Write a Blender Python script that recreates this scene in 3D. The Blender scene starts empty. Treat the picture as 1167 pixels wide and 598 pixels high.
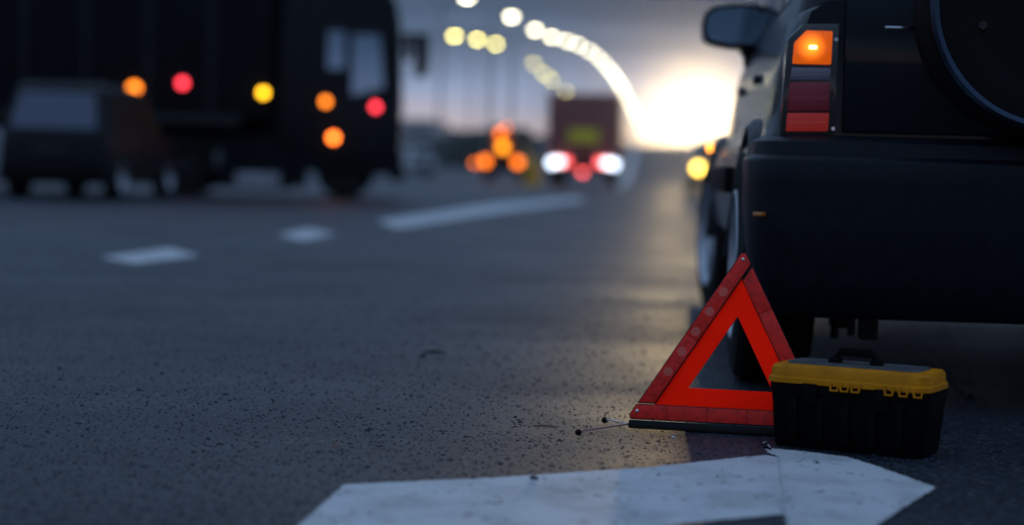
import bpy, bmesh, math, random
from mathutils import Vector, Matrix
random.seed(7)
R = math.radians
sc = bpy.context.scene

# ------------------------------------------------------------------ camera
# world: the road runs along +Y, Z up, the camera stands over the origin.
F, CX, CY, CAMH = 2100.0, 583.5, 299.0, 0.62      # focal length in photo pixels, photo centre, eye height
ROLL = R(1.5)
Yc = Vector((735 - CX, CY - 195, -F)).normalized()              # where +Y points, in camera axes
dh = Vector((math.cos(ROLL), -math.sin(ROLL), 0))
Xc = (dh - Yc * dh.dot(Yc)).normalized()
Zc = Xc.cross(Yc)
CAMM = Matrix((Xc, Yc, Zc))
cam_d = bpy.data.cameras.new('camera'); cam = bpy.data.objects.new('camera', cam_d)
sc.collection.objects.link(cam); sc.camera = cam
cam.matrix_world = Matrix.Translation((0, 0, CAMH)) @ CAMM.to_4x4()
cam_d.sensor_width = 36; cam_d.sensor_fit = 'HORIZONTAL'; cam_d.lens = F * 36 / 1167
cam_d.clip_start = 0.05; cam_d.clip_end = 20000
cam_d.dof.use_dof = True; cam_d.dof.focus_distance = 4.42; cam_d.dof.aperture_fstop = 1.35

def ray(u, v):
    return CAMM @ Vector((u - CX, CY - v, -F))
def gp(u, v, z=0.0):                    # the point of the ground seen at a pixel
    d = ray(u, v); t = (z - CAMH) / d.z
    return Vector((d.x * t, d.y * t, z))
def at(u, v, Y):                        # the point at distance Y seen at a pixel
    d = ray(u, v); t = Y / d.y
    return Vector((d.x * t, Y, CAMH + d.z * t))

# ------------------------------------------------------------------ sky, sun, exposure
SUN_EL, SUN_AZ = R(1.9), R(1.55)           # azimuth clockwise from +Y
w = bpy.data.worlds.new('World'); sc.world = w; w.use_nodes = True
nt = w.node_tree; nt.nodes.clear()
def N(nt, t, **k):
    n = nt.nodes.new(t)
    for a, b in k.items():
        if a.startswith('i_'):
            n.inputs[a[2:].replace('_', ' ')].default_value = b
        else: setattr(n, a, b)
    return n
sky = N(nt, 'ShaderNodeTexSky', sky_type='NISHITA', sun_disc=False, sun_elevation=SUN_EL, sun_rotation=SUN_AZ,
        air_density=1.2, dust_density=.4, ozone_density=3.0)
tc = N(nt, 'ShaderNodeTexCoord')
# dusk cloud lying in long streaks: rose at the horizon, a slate bank low down, paler blue overhead
mp = N(nt, 'ShaderNodeMapping'); mp.inputs['Scale'].default_value = (2.0, 2.0, 26)
nz = N(nt, 'ShaderNodeTexNoise', i_Scale=1.7, i_Detail=6, i_Roughness=.55)
sep = N(nt, 'ShaderNodeSeparateXYZ')
zc = N(nt, 'ShaderNodeMath', operation='MAXIMUM'); zc.inputs[1].default_value = 0
sq = N(nt, 'ShaderNodeMath', operation='SQRT')
nm1 = N(nt, 'ShaderNodeMath', operation='MULTIPLY_ADD'); nm1.inputs[1].default_value = .15; nm1.inputs[2].default_value = -.075
add2 = N(nt, 'ShaderNodeMath', operation='ADD', use_clamp=True)
ramp = N(nt, 'ShaderNodeValToRGB'); cr = ramp.color_ramp
SKY = [(.0, (.52, .41, .42)), (.11, (.52, .42, .46)), (.165, (.44, .44, .54)), (.212, (.26, .36, .56)), (.28, (.060, .115, .205)), (.32, (.034, .068, .125)), (.46, (.13, .215, .36)), (.64, (.28, .42, .66)), (1., (.29, .45, .73))]
while len(cr.elements) < len(SKY): cr.elements.new(.5)
for e_, (p_, c_) in zip(cr.elements, SKY): e_.position = p_; e_.color = (*c_, 1)
mixc = N(nt, 'ShaderNodeMixRGB'); mixc.inputs['Fac'].default_value = .985
cs = N(nt, 'ShaderNodeVectorMath', operation='SCALE'); cs.inputs['Scale'].default_value = 3.3
bg = N(nt, 'ShaderNodeBackground', i_Strength=.10); out = N(nt, 'ShaderNodeOutputWorld')
L = nt.links.new
L(tc.outputs['Generated'], mp.inputs['Vector']); L(mp.outputs['Vector'], nz.inputs['Vector'])
L(tc.outputs['Generated'], sep.inputs[0]); L(sep.outputs['Z'], zc.inputs[0]); L(zc.outputs[0], sq.inputs[0])
L(nz.outputs['Fac'], nm1.inputs[0]); L(nm1.outputs[0], add2.inputs[0]); L(sq.outputs[0], add2.inputs[1])
L(add2.outputs[0], ramp.inputs['Fac'])
L(ramp.outputs['Color'], cs.inputs[0])
L(sky.outputs[0], mixc.inputs['Color1']); L(cs.outputs[0], mixc.inputs['Color2'])
L(mixc.outputs[0], bg.inputs['Color']); L(bg.outputs[0], out.inputs['Surface'])

sun_d = bpy.data.lights.new('sun', 'SUN'); sun = bpy.data.objects.new('sun', sun_d); sc.collection.objects.link(sun)
sun_d.energy = 0.075; sun_d.angle = R(2.0); sun_d.color = (1, .73, .38)
sdir = Vector((math.sin(SUN_AZ) * math.cos(SUN_EL), math.cos(SUN_AZ) * math.cos(SUN_EL), math.sin(SUN_EL)))
sun.rotation_euler = sdir.to_track_quat('Z', 'Y').to_euler()
vs = sc.view_settings; vs.view_transform = 'Standard'; vs.look = 'None'; vs.gamma = 1; vs.exposure = 1.6
cy = sc.cycles
cy.use_denoising = True
cy.max_bounces = 6; cy.diffuse_bounces = 3; cy.glossy_bounces = 3; cy.volume_bounces = 0
cy.sample_clamp_indirect = 4; cy.caustics_reflective = False; cy.caustics_refractive = False
cy.use_adaptive_sampling = False

# ------------------------------------------------------------------ materials
MATS = {}
def mat(name, col, rough=.5, metal=0., emit=None, es=0., spec=.5, coat=0., var=0., vscale=40., bump=0., bscale=200., sample=False):
    if name in MATS: return MATS[name]
    m = bpy.data.materials.new(name); m.use_nodes = True; t = m.node_tree; b = t.nodes['Principled BSDF']
    b.inputs['Base Color'].default_value = (*col, 1); b.inputs['Roughness'].default_value = rough
    b.inputs['Metallic'].default_value = metal; b.inputs['Specular IOR Level'].default_value = spec
    b.inputs['Coat Weight'].default_value = coat
    c = N(t, 'ShaderNodeTexCoord')
    n = N(t, 'ShaderNodeTexNoise', i_Scale=vscale, i_Detail=5, i_Roughness=.6); t.links.new(c.outputs['Object'], n.inputs['Vector'])
    if var > 0:
        mr = N(t, 'ShaderNodeMapRange'); mr.inputs['From Min'].default_value = .3; mr.inputs['From Max'].default_value = .7
        mr.inputs['To Min'].default_value = 1 - var; mr.inputs['To Max'].default_value = 1 + var
        sc_ = N(t, 'ShaderNodeVectorMath', operation='SCALE'); sc_.inputs[0].default_value = col
        t.links.new(n.outputs['Fac'], mr.inputs['Value']); t.links.new(mr.outputs[0], sc_.inputs['Scale'])
        t.links.new(sc_.outputs[0], b.inputs['Base Color'])
        mr2 = N(t, 'ShaderNodeMapRange'); mr2.inputs['To Min'].default_value = max(rough - .12, .03); mr2.inputs['To Max'].default_value = min(rough + .12, 1)
        t.links.new(n.outputs['Fac'], mr2.inputs['Value']); t.links.new(mr2.outputs[0], b.inputs['Roughness'])
    if bump > 0:
        n2 = N(t, 'ShaderNodeTexNoise', i_Scale=bscale, i_Detail=3); t.links.new(c.outputs['Object'], n2.inputs['Vector'])
        bp = N(t, 'ShaderNodeBump', i_Strength=bump, i_Distance=.01); t.links.new(n2.outputs['Fac'], bp.inputs['Height'])
        t.links.new(bp.outputs[0], b.inputs['Normal'])
    if emit:
        b.inputs['Emission Color'].default_value = (*emit, 1); b.inputs['Emission Strength'].default_value = es
        m.cycles.emission_sampling = 'AUTO' if sample else 'NONE'
    MATS[name] = m; return m

def asphalt():
    m = bpy.data.materials.new('asphalt'); m.use_nodes = True; t = m.node_tree; b = t.nodes['Principled BSDF']; l = t.links.new
    c = N(t, 'ShaderNodeTexCoord')
    big = N(t, 'ShaderNodeTexNoise', i_Scale=.9, i_Detail=6, i_Roughness=.62); l(c.outputs['Object'], big.inputs['Vector'])
    gr = N(t, 'ShaderNodeTexVoronoi', i_Scale=125, i_Randomness=1.0); l(c.outputs['Object'], gr.inputs['Vector'])
    fine = N(t, 'ShaderNodeTexNoise', i_Scale=230, i_Detail=6, i_Roughness=.8); l(c.outputs['Object'], fine.inputs['Vector'])
    mid = N(t, 'ShaderNodeTexNoise', i_Scale=60, i_Detail=4, i_Roughness=.65); l(c.outputs['Object'], mid.inputs['Vector'])
    r = N(t, 'ShaderNodeValToRGB'); e = r.color_ramp.elements
    e[0].position = .3; e[0].color = (.0045, .0075, .0125, 1); e[1].position = .7; e[1].color = (.0115, .0175, .028, 1); l(big.outputs['Fac'], r.inputs['Fac'])
    # each stone of the aggregate has its own grey
    g2 = N(t, 'ShaderNodeSeparateColor'); l(gr.outputs['Color'], g2.inputs[0])
    mr = N(t, 'ShaderNodeMapRange'); mr.inputs['To Min'].default_value = .25; mr.inputs['To Max'].default_value = 2.0; l(g2.outputs[0], mr.inputs['Value'])
    mul = N(t, 'ShaderNodeVectorMath', operation='SCALE'); br = N(t, 'ShaderNodeTexNoise', i_Scale=.28, i_Detail=4, i_Roughness=.6); l(c.outputs['Object'], br.inputs['Vector'])
    bm_ = N(t, 'ShaderNodeMapRange'); bm_.inputs['From Min'].default_value = .3; bm_.inputs['From Max'].default_value = .7; bm_.inputs['To Min'].default_value = .6; bm_.inputs['To Max'].default_value = 1.4; l(br.outputs['Fac'], bm_.inputs['Value'])
    pm = N(t, 'ShaderNodeMath', operation='MULTIPLY'); l(mr.outputs[0], pm.inputs[0]); l(bm_.outputs[0], pm.inputs[1])
    l(r.outputs[0], mul.inputs[0]); l(pm.outputs[0], mul.inputs['Scale'])
    st = N(t, 'ShaderNodeMath', operation='GREATER_THAN'); st.inputs[1].default_value = .90; l(g2.outputs[1], st.inputs[0])   # some pale stones
    mxs = N(t, 'ShaderNodeMixRGB'); mxs.inputs[2].default_value = (.055, .062, .075, 1); l(st.outputs[0], mxs.inputs['Fac']); l(mul.outputs[0], mxs.inputs[1])
    l(mxs.outputs[0], b.inputs['Base Color'])
    rr = N(t, 'ShaderNodeMapRange'); rr.inputs['From Min'].default_value = .35; rr.inputs['From Max'].default_value = .65
    rr.inputs['To Min'].default_value = .44; rr.inputs['To Max'].default_value = .60; l(big.outputs['Fac'], rr.inputs['Value']); l(rr.outputs[0], b.inputs['Roughness'])
    b1 = N(t, 'ShaderNodeBump', i_Strength=.2, i_Distance=.004); inv = N(t, 'ShaderNodeMath', operation='SUBTRACT'); inv.inputs[0].default_value = 1; l(gr.outputs['Distance'], inv.inputs[1]); l(inv.outputs[0], b1.inputs['Height'])
    b2 = N(t, 'ShaderNodeBump', i_Strength=.4, i_Distance=.004); l(fine.outputs['Fac'], b2.inputs['Height']); l(b1.outputs[0], b2.inputs['Normal'])
    b3 = N(t, 'ShaderNodeBump', i_Strength=.3, i_Distance=.006); l(mid.outputs['Fac'], b3.inputs['Height']); l(b2.outputs[0], b3.inputs['Normal'])
    l(b3.outputs[0], b.inputs['Normal']); b.inputs['Specular IOR Level'].default_value = .32
    return m

def roadpaint():
    m = bpy.data.materials.new('road_paint'); m.use_nodes = True; t = m.node_tree; b = t.nodes['Principled BSDF']; l = t.links.new
    c = N(t, 'ShaderNodeTexCoord')
    n1 = N(t, 'ShaderNodeTexNoise', i_Scale=5, i_Detail=7, i_Roughness=.65); l(c.outputs['Object'], n1.inputs['Vector'])
    n2 = N(t, 'ShaderNodeTexNoise', i_Scale=38, i_Detail=5, i_Roughness=.7); l(c.outputs['Object'], n2.inputs['Vector'])
    r = N(t, 'ShaderNodeValToRGB'); e = r.color_ramp.elements
    e[0].position = .28; e[0].color = (.30, .30, .30, 1); e[1].position = .55; e[1].color = (.52, .53, .54, 1); l(n1.outputs['Fac'], r.inputs['Fac'])
    r2 = N(t, 'ShaderNodeValToRGB'); e = r2.color_ramp.elements       # chipped spots where the stones show
    e[0].position = .27; e[0].color = (.10, .10, .10, 1); e[1].position = .36; e[1].color = (1, 1, 1, 1); l(n2.outputs['Fac'], r2.inputs['Fac'])
    mx = N(t, 'ShaderNodeMixRGB', blend_type='MULTIPLY'); mx.inputs['Fac'].default_value = 1; l(r.outputs[0], mx.inputs[1]); l(r2.outputs[0], mx.inputs[2])
    l(mx.outputs[0], b.inputs['Base Color']); b.inputs['Roughness'].default_value = .6
    n3 = N(t, 'ShaderNodeTexNoise', i_Scale=120, i_Detail=4); l(c.outputs['Object'], n3.inputs['Vector'])
    bp = N(t, 'ShaderNodeBump', i_Strength=.8, i_Distance=.006); l(n3.outputs['Fac'], bp.inputs['Height']); l(bp.outputs[0], b.inputs['Normal'])
    vo = N(t, 'ShaderNodeTexVoronoi', i_Scale=85); l(c.outputs['Object'], vo.inputs['Vector'])          # stones worn bare through the paint
    n4 = N(t, 'ShaderNodeTexNoise', i_Scale=9, i_Detail=5, i_Roughness=.7); l(c.outputs['Object'], n4.inputs['Vector'])
    sp_ = N(t, 'ShaderNodeSeparateColor'); l(vo.outputs['Color'], sp_.inputs[0])
    ad = N(t, 'ShaderNodeMath', operation='MULTIPLY_ADD'); ad.inputs[1].default_value = .9; l(n4.outputs['Fac'], ad.inputs[0]); l(sp_.outputs[0], ad.inputs[2])
    gt = N(t, 'ShaderNodeMath', operation='GREATER_THAN'); gt.inputs[1].default_value = 1.46; l(ad.outputs[0], gt.inputs[0])
    mx2 = N(t, 'ShaderNodeMixRGB'); mx2.inputs[2].default_value = (.07, .072, .078, 1); l(gt.outputs[0], mx2.inputs['Fac']); l(mx.outputs[0], mx2.inputs[1]); l(mx2.outputs[0], b.inputs['Base Color'])
    at_ = N(t, 'ShaderNodeAttribute', attribute_name='inside')                                            # the edge of the coat is broken away
    n5 = N(t, 'ShaderNodeTexNoise', i_Scale=70, i_Detail=6, i_Roughness=.75); l(c.outputs['Object'], n5.inputs['Vector'])
    ed = N(t, 'ShaderNodeMath', operation='MULTIPLY_ADD'); ed.inputs[1].default_value = 2.2; ed.inputs[2].default_value = -1.15; l(n5.outputs['Fac'], ed.inputs[0])
    e2 = N(t, 'ShaderNodeMath', operation='ADD'); l(at_.outputs['Fac'], e2.inputs[0]); l(ed.outputs[0], e2.inputs[1])
    e3 = N(t, 'ShaderNodeMath', operation='GREATER_THAN'); e3.inputs[1].default_value = .22; l(e2.outputs[0], e3.inputs[0]); l(e3.outputs[0], b.inputs['Alpha'])
    return m

def lit_lens(name, col, hot, centre, rad, es, hs):
    """a lit lamp lens: brightest round its bulb, in object space"""
    m = bpy.data.materials.new(name); m.use_nodes = True; t = m.node_tree; b = t.nodes['Principled BSDF']; l = t.links.new
    b.inputs['Base Color'].default_value = (*col, 1); b.inputs['Roughness'].default_value = .15
    c = N(t, 'ShaderNodeTexCoord'); d = N(t, 'ShaderNodeVectorMath', operation='DISTANCE'); d.inputs[1].default_value = centre
    l(c.outputs['Object'], d.inputs[0])
    mr = N(t, 'ShaderNodeMapRange', interpolation_type='SMOOTHSTEP'); mr.inputs['From Max'].default_value = rad; l(d.outputs['Value'], mr.inputs['Value'])
    mc = N(t, 'ShaderNodeMixRGB'); mc.inputs[1].default_value = (*hot, 1); mc.inputs[2].default_value = (*col, 1); l(mr.outputs[0], mc.inputs['Fac'])
    ms = N(t, 'ShaderNodeMapRange'); ms.inputs['To Min'].default_value = hs; ms.inputs['To Max'].default_value = es; l(mr.outputs[0], ms.inputs['Value'])
    l(mc.outputs[0], b.inputs['Emission Color']); l(ms.outputs[0], b.inputs['Emission Strength'])
    wv = N(t, 'ShaderNodeTexWave', i_Scale=55); l(c.outputs['Object'], wv.inputs['Vector'])
    bp = N(t, 'ShaderNodeBump', i_Strength=.5, i_Distance=.004); l(wv.outputs['Fac'], bp.inputs['Height']); l(bp.outputs[0], b.inputs['Normal'])
    return m

ASPH, PAINT = asphalt(), roadpaint()
SOIL = mat('verge_soil', (.035, .038, .025), .95, var=.4, vscale=.8, bump=.6, bscale=6)
HILL = mat('wooded_bank', (.022, .028, .024), .95, var=.5, vscale=.3)
CARP = mat('dark_car_paint', (.004, .007, .012), .25, coat=.25, spec=.15)
BUMP = mat('bumper_paint', (.0045, .007, .012), .42, spec=.18, var=.25, vscale=25, bump=.06, bscale=90)
PLAS = mat('black_plastic', (.005, .005, .006), .55, spec=.12, var=.3, vscale=60, bump=.12, bscale=400)
RUBB = mat('rubber', (.007, .007, .008), .8, spec=.15, var=.3, vscale=30, bump=.2, bscale=300)
ALLOY = mat('wheel_alloy', (.50, .53, .58), .35, metal=.35, var=.15, vscale=12)
CHROME = mat('chrome', (.6, .62, .66), .15, metal=1.0)
DSTEEL = mat('dark_steel', (.03, .03, .032), .6, metal=.5, var=.3, vscale=20)
GLASS = mat('dark_glass', (.006, .008, .011), .05, spec=.5)
MIRROR = mat('mirror_glass', (.28, .32, .38), .04, metal=1.0)
REDSTRIP = mat('red_reflector', (.78, .013, .004), .3, coat=.12, spec=.25, var=.28, vscale=55, bump=.25, bscale=520)
FLUO = mat('orange_red_sheet', (2.0, .018, .0), .55, spec=.06, var=.06, vscale=14, bump=.05, bscale=30)
PATCH = mat('prism_patch', (.95, .20, .13), .15, coat=1, bump=.6, bscale=700)
BLACKM = mat('black_moulding', (.005, .005, .005), .5, spec=.2, bump=.1, bscale=300)
STEELW = mat('galvanised_wire', (.42, .42, .43), .35, metal=.9)
RIVET = mat('rivet_steel', (.75, .75, .74), .3, metal=.7)
YEL = mat('yellow_plastic', (.52, .185, .003), .45, spec=.12, var=.2, vscale=25, bump=.06, bscale=200)
LIDTOP = mat('grey_lid_inlay', (.06, .065, .07), .5, spec=.2, var=.3, vscale=20)
POLE = mat('lamp_pole_steel', (.16, .17, .18), .5, metal=.6)
TRUCKD = mat('dark_truck_paint', (.006, .007, .010), .5, spec=.2, var=.35, vscale=1.5)
CURT = mat('dark_curtain', (.005, .006, .009), .8, spec=.15, var=.4, vscale=1.2, bump=.3, bscale=4)
ALUBOX = mat('aluminium_box', (.34, .36, .40), .55, metal=.2, var=.2, vscale=3)
REDBOX = mat('brick_red_box', (.27, .095, .08), .6, var=.2, vscale=1.5)
PALE = mat('pale_paint', (.45, .47, .50), .35, coat=.4, var=.1)
CREAM = mat('cream_paint', (.60, .52, .38), .35, coat=.4, var=.1)
ORANGE = mat('orange_paint', (.55, .14, .01), .5, var=.2)
CONC = mat('warehouse_cladding', (.42, .46, .52), .6, var=.15, vscale=.6)
STONE = mat('grit_stone', (.06, .06, .062), .8, var=.6, vscale=90)
STONEP = mat('pale_grit', (.45, .45, .45), .8, var=.3)
LEAFM = mat('dead_leaf', (.16, .045, .02), .7, var=.4, vscale=60)
TWIG = mat('twig_bark', (.10, .075, .05), .8, var=.3, vscale=80)
L_WHITE = mat('lamp_white', (.8, .8, .8), .3, emit=(1, .92, .62), es=7)
L_YELL = mat('lamp_yellow', (.8, .8, .6), .3, emit=(1, .86, .22), es=8)
def glow(name, col, es): return mat(name, col, .3, emit=col, es=es)

# ------------------------------------------------------------------ mesh helpers
class MB:
    def __init__(s): s.bm = bmesh.new()
    def box(s, c, size, bev=0., rz=0., taper=(1, 1)):
        v0 = len(s.bm.verts)
        tb = bmesh.new(); bmesh.ops.create_cube(tb, size=1)
        for v in tb.verts:
            k = taper if v.co.z > 0 else (1, 1)
            v.co = Vector((v.co.x * size[0] * k[0], v.co.y * size[1] * k[1], v.co.z * size[2]))
        if bev > 0: bmesh.ops.bevel(tb, geom=tb.edges[:], offset=bev, segments=2, affect='EDGES', profile=.6)
        tb.transform(Matrix.Translation(c) @ Matrix.Rotation(rz, 4, 'Z')); s.join(tb); return s
    def join(s, tb):
        me = bpy.data.meshes.new('t'); tb.to_mesh(me); tb.free(); s.bm.from_mesh(me); bpy.data.meshes.remove(me)
    def cyl(s, p0, p1, r0, r1=None, seg=14, cap=True):
        p0, p1 = Vector(p0), Vector(p1); r1 = r0 if r1 is None else r1; d = p1 - p0
        tb = bmesh.new(); bmesh.ops.create_cone(tb, cap_ends=cap, segments=seg, radius1=r0, radius2=r1, depth=d.length)
        tb.transform(Matrix.Translation((p0 + p1) / 2) @ d.to_track_quat('Z', 'Y').to_matrix().to_4x4()); s.join(tb); return s
    def ball(s, c, r, sx=1, sy=1, sz=1, u=14, v=10):
        tb = bmesh.new(); bmesh.ops.create_uvsphere(tb, u_segments=u, v_segments=v, radius=r)
        tb.transform(Matrix.Translation(c) @ Matrix.Diagonal((sx, sy, sz, 1))); s.join(tb); return s
    def tube(s, pts, r, seg=8):
        pts = [Vector(p) for p in pts]; rings = []
        for i, p in enumerate(pts):
            d = (pts[min(i + 1, len(pts) - 1)] - pts[max(i - 1, 0)]).normalized(); q = d.to_track_quat('Z', 'Y')
            rr = r[i] if isinstance(r, (list, tuple)) else r
            rings.append([p + q @ Vector((math.cos(a) * rr, math.sin(a) * rr, 0)) for a in [2 * math.pi * k / seg for k in range(seg)]])
        return s.loft(rings, True, True)
    def loft(s, rings, closed=True, caps=False):
        V = [[s.bm.verts.new(p) for p in r] for r in rings]; n = len(V[0])
        for a, b in zip(V, V[1:]):
            for k in range(n if closed else n - 1):
                s.bm.faces.new((a[k], a[(k + 1) % n], b[(k + 1) % n], b[k]))
        if caps:
            s.bm.faces.new(V[0][::-1]); s.bm.faces.new(V[-1])
        return s
    def prism(s, poly, depth, M=None, bev=0.):
        """polygon in local xy, extruded along +z by depth, then placed by M"""
        tb = bmesh.new(); vs_ = [tb.verts.new((p[0], p[1], 0)) for p in poly]; f = tb.faces.new(vs_)
        r = bmesh.ops.extrude_face_region(tb, geom=[f])
        for v in r['geom']:
            if isinstance(v, bmesh.types.BMVert): v.co.z += depth
        bmesh.ops.recalc_face_normals(tb, faces=tb.faces[:])
        if bev > 0: bmesh.ops.bevel(tb, geom=tb.edges[:], offset=bev, segments=2, affect='EDGES', profile=.6)
        if M is not None: tb.transform(M)
        s.join(tb); return s
    def lathe(s, prof, seg=40, axis='X', c=(0, 0, 0)):
        c = Vector(c); rings = []
        for k in range(seg):
            a = 2 * math.pi * k / seg
            rings.append([c + (Vector((h, math.cos(a) * r, math.sin(a) * r)) if axis == 'X' else Vector((math.cos(a) * r, h, math.sin(a) * r)) if axis == 'Y' else Vector((math.cos(a) * r, math.sin(a) * r, h))) for h, r in prof])
        rings.append(rings[0]); V = [[s.bm.verts.new(p) for p in r] for r in rings[:-1]]; V.append(V[0])
        for a, b in zip(V, V[1:]):
            for k in range(len(prof) - 1): s.bm.faces.new((a[k], a[k + 1], b[k + 1], b[k]))
        return s
    def build(s, name, m, parent=None, smooth=True, angle=35):
        bmesh.ops.recalc_face_normals(s.bm, faces=s.bm.faces[:])
        me = bpy.data.meshes.new(name); s.bm.to_mesh(me); s.bm.free(); me.materials.append(m)
        if smooth:
            for p in me.polygons: p.use_smooth = True
            me.set_sharp_from_angle(angle=R(angle))
        o = bpy.data.objects.new(name, me); sc.collection.objects.link(o)
        if parent: o.parent = parent
        return o

def thing(name, label, cat, loc=(0, 0, 0), rz=0., group=None):
    o = bpy.data.objects.new(name, None); sc.collection.objects.link(o); o.empty_display_size = .1
    o.location = loc; o.rotation_euler = (0, 0, rz); return tag(o, label, cat, group)
def tag(o, label, cat, group=None):
    o['label'] = label; o['category'] = cat
    if group: o['group'] = group
    return o
def struct(o, label=None):
    o['kind'] = 'structure'
    if label: o['label'] = label
    return o
def copy_tree(o, parent=None):
    c = o.copy(); sc.collection.objects.link(c); c.parent = parent
    for ch in list(o.children): copy_tree(ch, c)
    return c

# ------------------------------------------------------------------ ground, road, markings
def g(Y):                                # the road is level, then climbs towards the sunset
    if Y < 85: return 0.0
    t = min((Y - 85) / 120, 1); k = t * t * (3 - 2 * t)
    return k * (CAMH + .0143 * Y)
YS = [-120, -20, 0, 4, 8, 14, 22, 34, 50, 70, 85, 95, 105, 115, 125, 135, 145, 155, 165, 175, 190, 205, 240, 300, 400, 600, 900, 1400, 2200, 3000]
XS = [-1500, -700, -300, -120, -60, -30, -12, 0, 12, 40, 120, 300, 700, 1500]
m = MB()
m.loft([[(x, y, g(y) - .06) for x in XS] for y in YS], closed=False)
struct(m.build('ground', SOIL), 'dark open land on both sides of the road')
m = MB()
def rl(Y): return -46 if Y < 60 else -46 + 31 * min((Y - 60) / 40, 1)
m.loft([[(rl(y) + (6 - rl(y)) * k / 6, y, g(y)) for k in range(7)] + [(6.1, y, g(y) - .07)] for y in YS], closed=False)
struct(m.build('road', ASPH), 'grey asphalt carriageway climbing towards the setting sun')
m = MB()
m.loft([[(6.0, y, g(y) + .004), (6.02, y, g(y) + .12), (6.18, y, g(y) + .13), (6.2, y, g(y) - .05)] for y in YS if y < 900], closed=False)
struct(m.build('kerb', mat('kerb_concrete', (.22, .22, .21), .8, var=.3, vscale=3)))

def rough_poly(pts, z, step=.03, wear=.016, name='marking'):
    P = []
    for a, b in zip(pts, pts[1:] + pts[:1]):
        n = max(1, int((b - a).length / step))
        for k in range(n): q = a.lerp(b, k / n); P.append(Vector((q.x, q.y, z)))
    bm = bmesh.new(); f = bm.faces.new([bm.verts.new(p) for p in P]); bm.normal_update()
    if f.normal.z < 0: f.normal_flip()
    outer = set(bm.verts[:]); bmesh.ops.inset_region(bm, faces=[f], thickness=wear, use_even_offset=True, use_boundary=True)
    lay = bm.verts.layers.float.new('inside')
    for v in bm.verts: v[lay] = 1.0
    for e in bm.edges:
        if e.is_boundary:
            for v in e.verts: v[lay] = 0.0
    bmesh.ops.triangulate(bm, faces=bm.faces[:])
    me = bpy.data.meshes.new(name); bm.to_mesh(me); bm.free(); me.materials.append(PAINT)
    o = bpy.data.objects.new(name, me); sc.collection.objects.link(o); return struct(o)
def gps(*q): return [gp(u, v) for u, v in q]
o = rough_poly(gps((300, 632), (340, 598), (390, 553), (470, 549), (560, 545), (740, 533), (830, 523), (872, 519), (900, 523), (905, 587), (891, 588), (780, 598), (620, 632)), .0030, name='painted_arrow_shaft')
o['label'] = 'worn white painted arrow shaft across the bottom of the asphalt'
o = rough_poly(gps((868, 503), (874, 505), (880, 512), (912, 515), (969, 522), (1011, 536), (1069, 557), (1007, 597), (960, 632), (897, 632), (893, 598), (885, 522), (872, 517)), .0040, name='painted_arrow_head')
o['label'] = 'white painted arrow head beside the black toolbox'
rough_poly(gps((112, 294), (154, 301.5), (230, 292), (193, 282.5)), .004, .2, .03, 'lane_dash')['label'] = 'nearest white lane dash at the left of the road'
rough_poly(gps((316, 268), (346, 275.5), (384, 267), (351, 260)), .004, .2, .03, 'lane_dash')['label'] = 'second white lane dash, before the solid white line'
rough_poly(gps((428, 252), (452, 261), (560, 244), (664, 229.5), (664, 224), (560, 232)), .004, .5, .03, 'lane_line')['label'] = 'long solid white lane line running towards the red truck'
m = MB(); ys = [62, 70, 78] + [y for y in YS if 85 <= y <= 1400]
m.loft([[(-1.15 - .15, y, g(y) + .006), (-1.15 + .35, y, g(y) + .006)] for y in ys], closed=False)
el = struct(m.build('edge_line', PAINT), 'white edge line running up the far hill')
for d_ in el.data.attributes.new('inside', 'FLOAT', 'POINT').data: d_.value = 1.0

# far wooded bank on the left
m = MB(); ring = []
for i in range(80):
    x = -8 - i * 3.2; env = min(i / 5, 1) * (1 + .25 * math.sin(i * .35) + .3 * random.random())
    env *= 1.0 if i < 12 else max(.55, 1 - (i - 12) * .05)
    gg = g(300)
    ring.append([(x, 288 + 3 * math.sin(i), gg - .5), (x, 294, gg + .8 * env), (x, 300, gg + 1.2 * env), (x, 312, gg + 1.5 * env + .2 * random.random()), (x, 340, gg + .4)])
m.loft(ring, closed=False)
struct(m.build('hills', HILL), 'low dark wooded bank beyond the left of the road')
m = MB(); ring = []
for i in range(26):
    x = -7.6 - i * .55; h_ = max(.1, 2.75 - .115 * max(i - 4, 0) - (.9 if i == 0 else .25 if i == 1 else 0)) + .14 * math.sin(i * 1.7) + .12 * random.random()
    ring.append([(x, 123.2, g(123) - .1), (x, 125.0, g(125) + .75 * h_), (x, 126.5, g(126) + h_), (x, 128.5, g(128) + h_ * .96), (x, 131.5, g(131) - .1)])
m.loft(ring, closed=False)
struct(m.build('embankment', HILL), 'dark bank rising behind the works pickup')
wh = thing('warehouse', 'pale low warehouse on the skyline just right of the dark lorry cab', 'warehouse', (at(455, 160, 262).x, 262, g(262)), 0)
MB().box((0, 0, 1.1), (12, 16, 2.2)).build('wall', CONC, wh, False)
MB().box((0, 0, 2.4), (12.6, 16.6, .40)).build('roof', mat('roof_sheet', (.5, .53, .58), .5), wh, False)
for k in range(4): MB().box((-4.2 + 2.8 * k, -8.03, 1.2), (1.6, .06, .9)).build('window', GLASS, wh, False)

# ------------------------------------------------------------------ the dark SUV
CAR = Vector((1.145, 4.86, 0))
car = thing('parked_car', 'dark off-road car with lit amber tail lamp parked behind the warning triangle', 'car', CAR)
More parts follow.
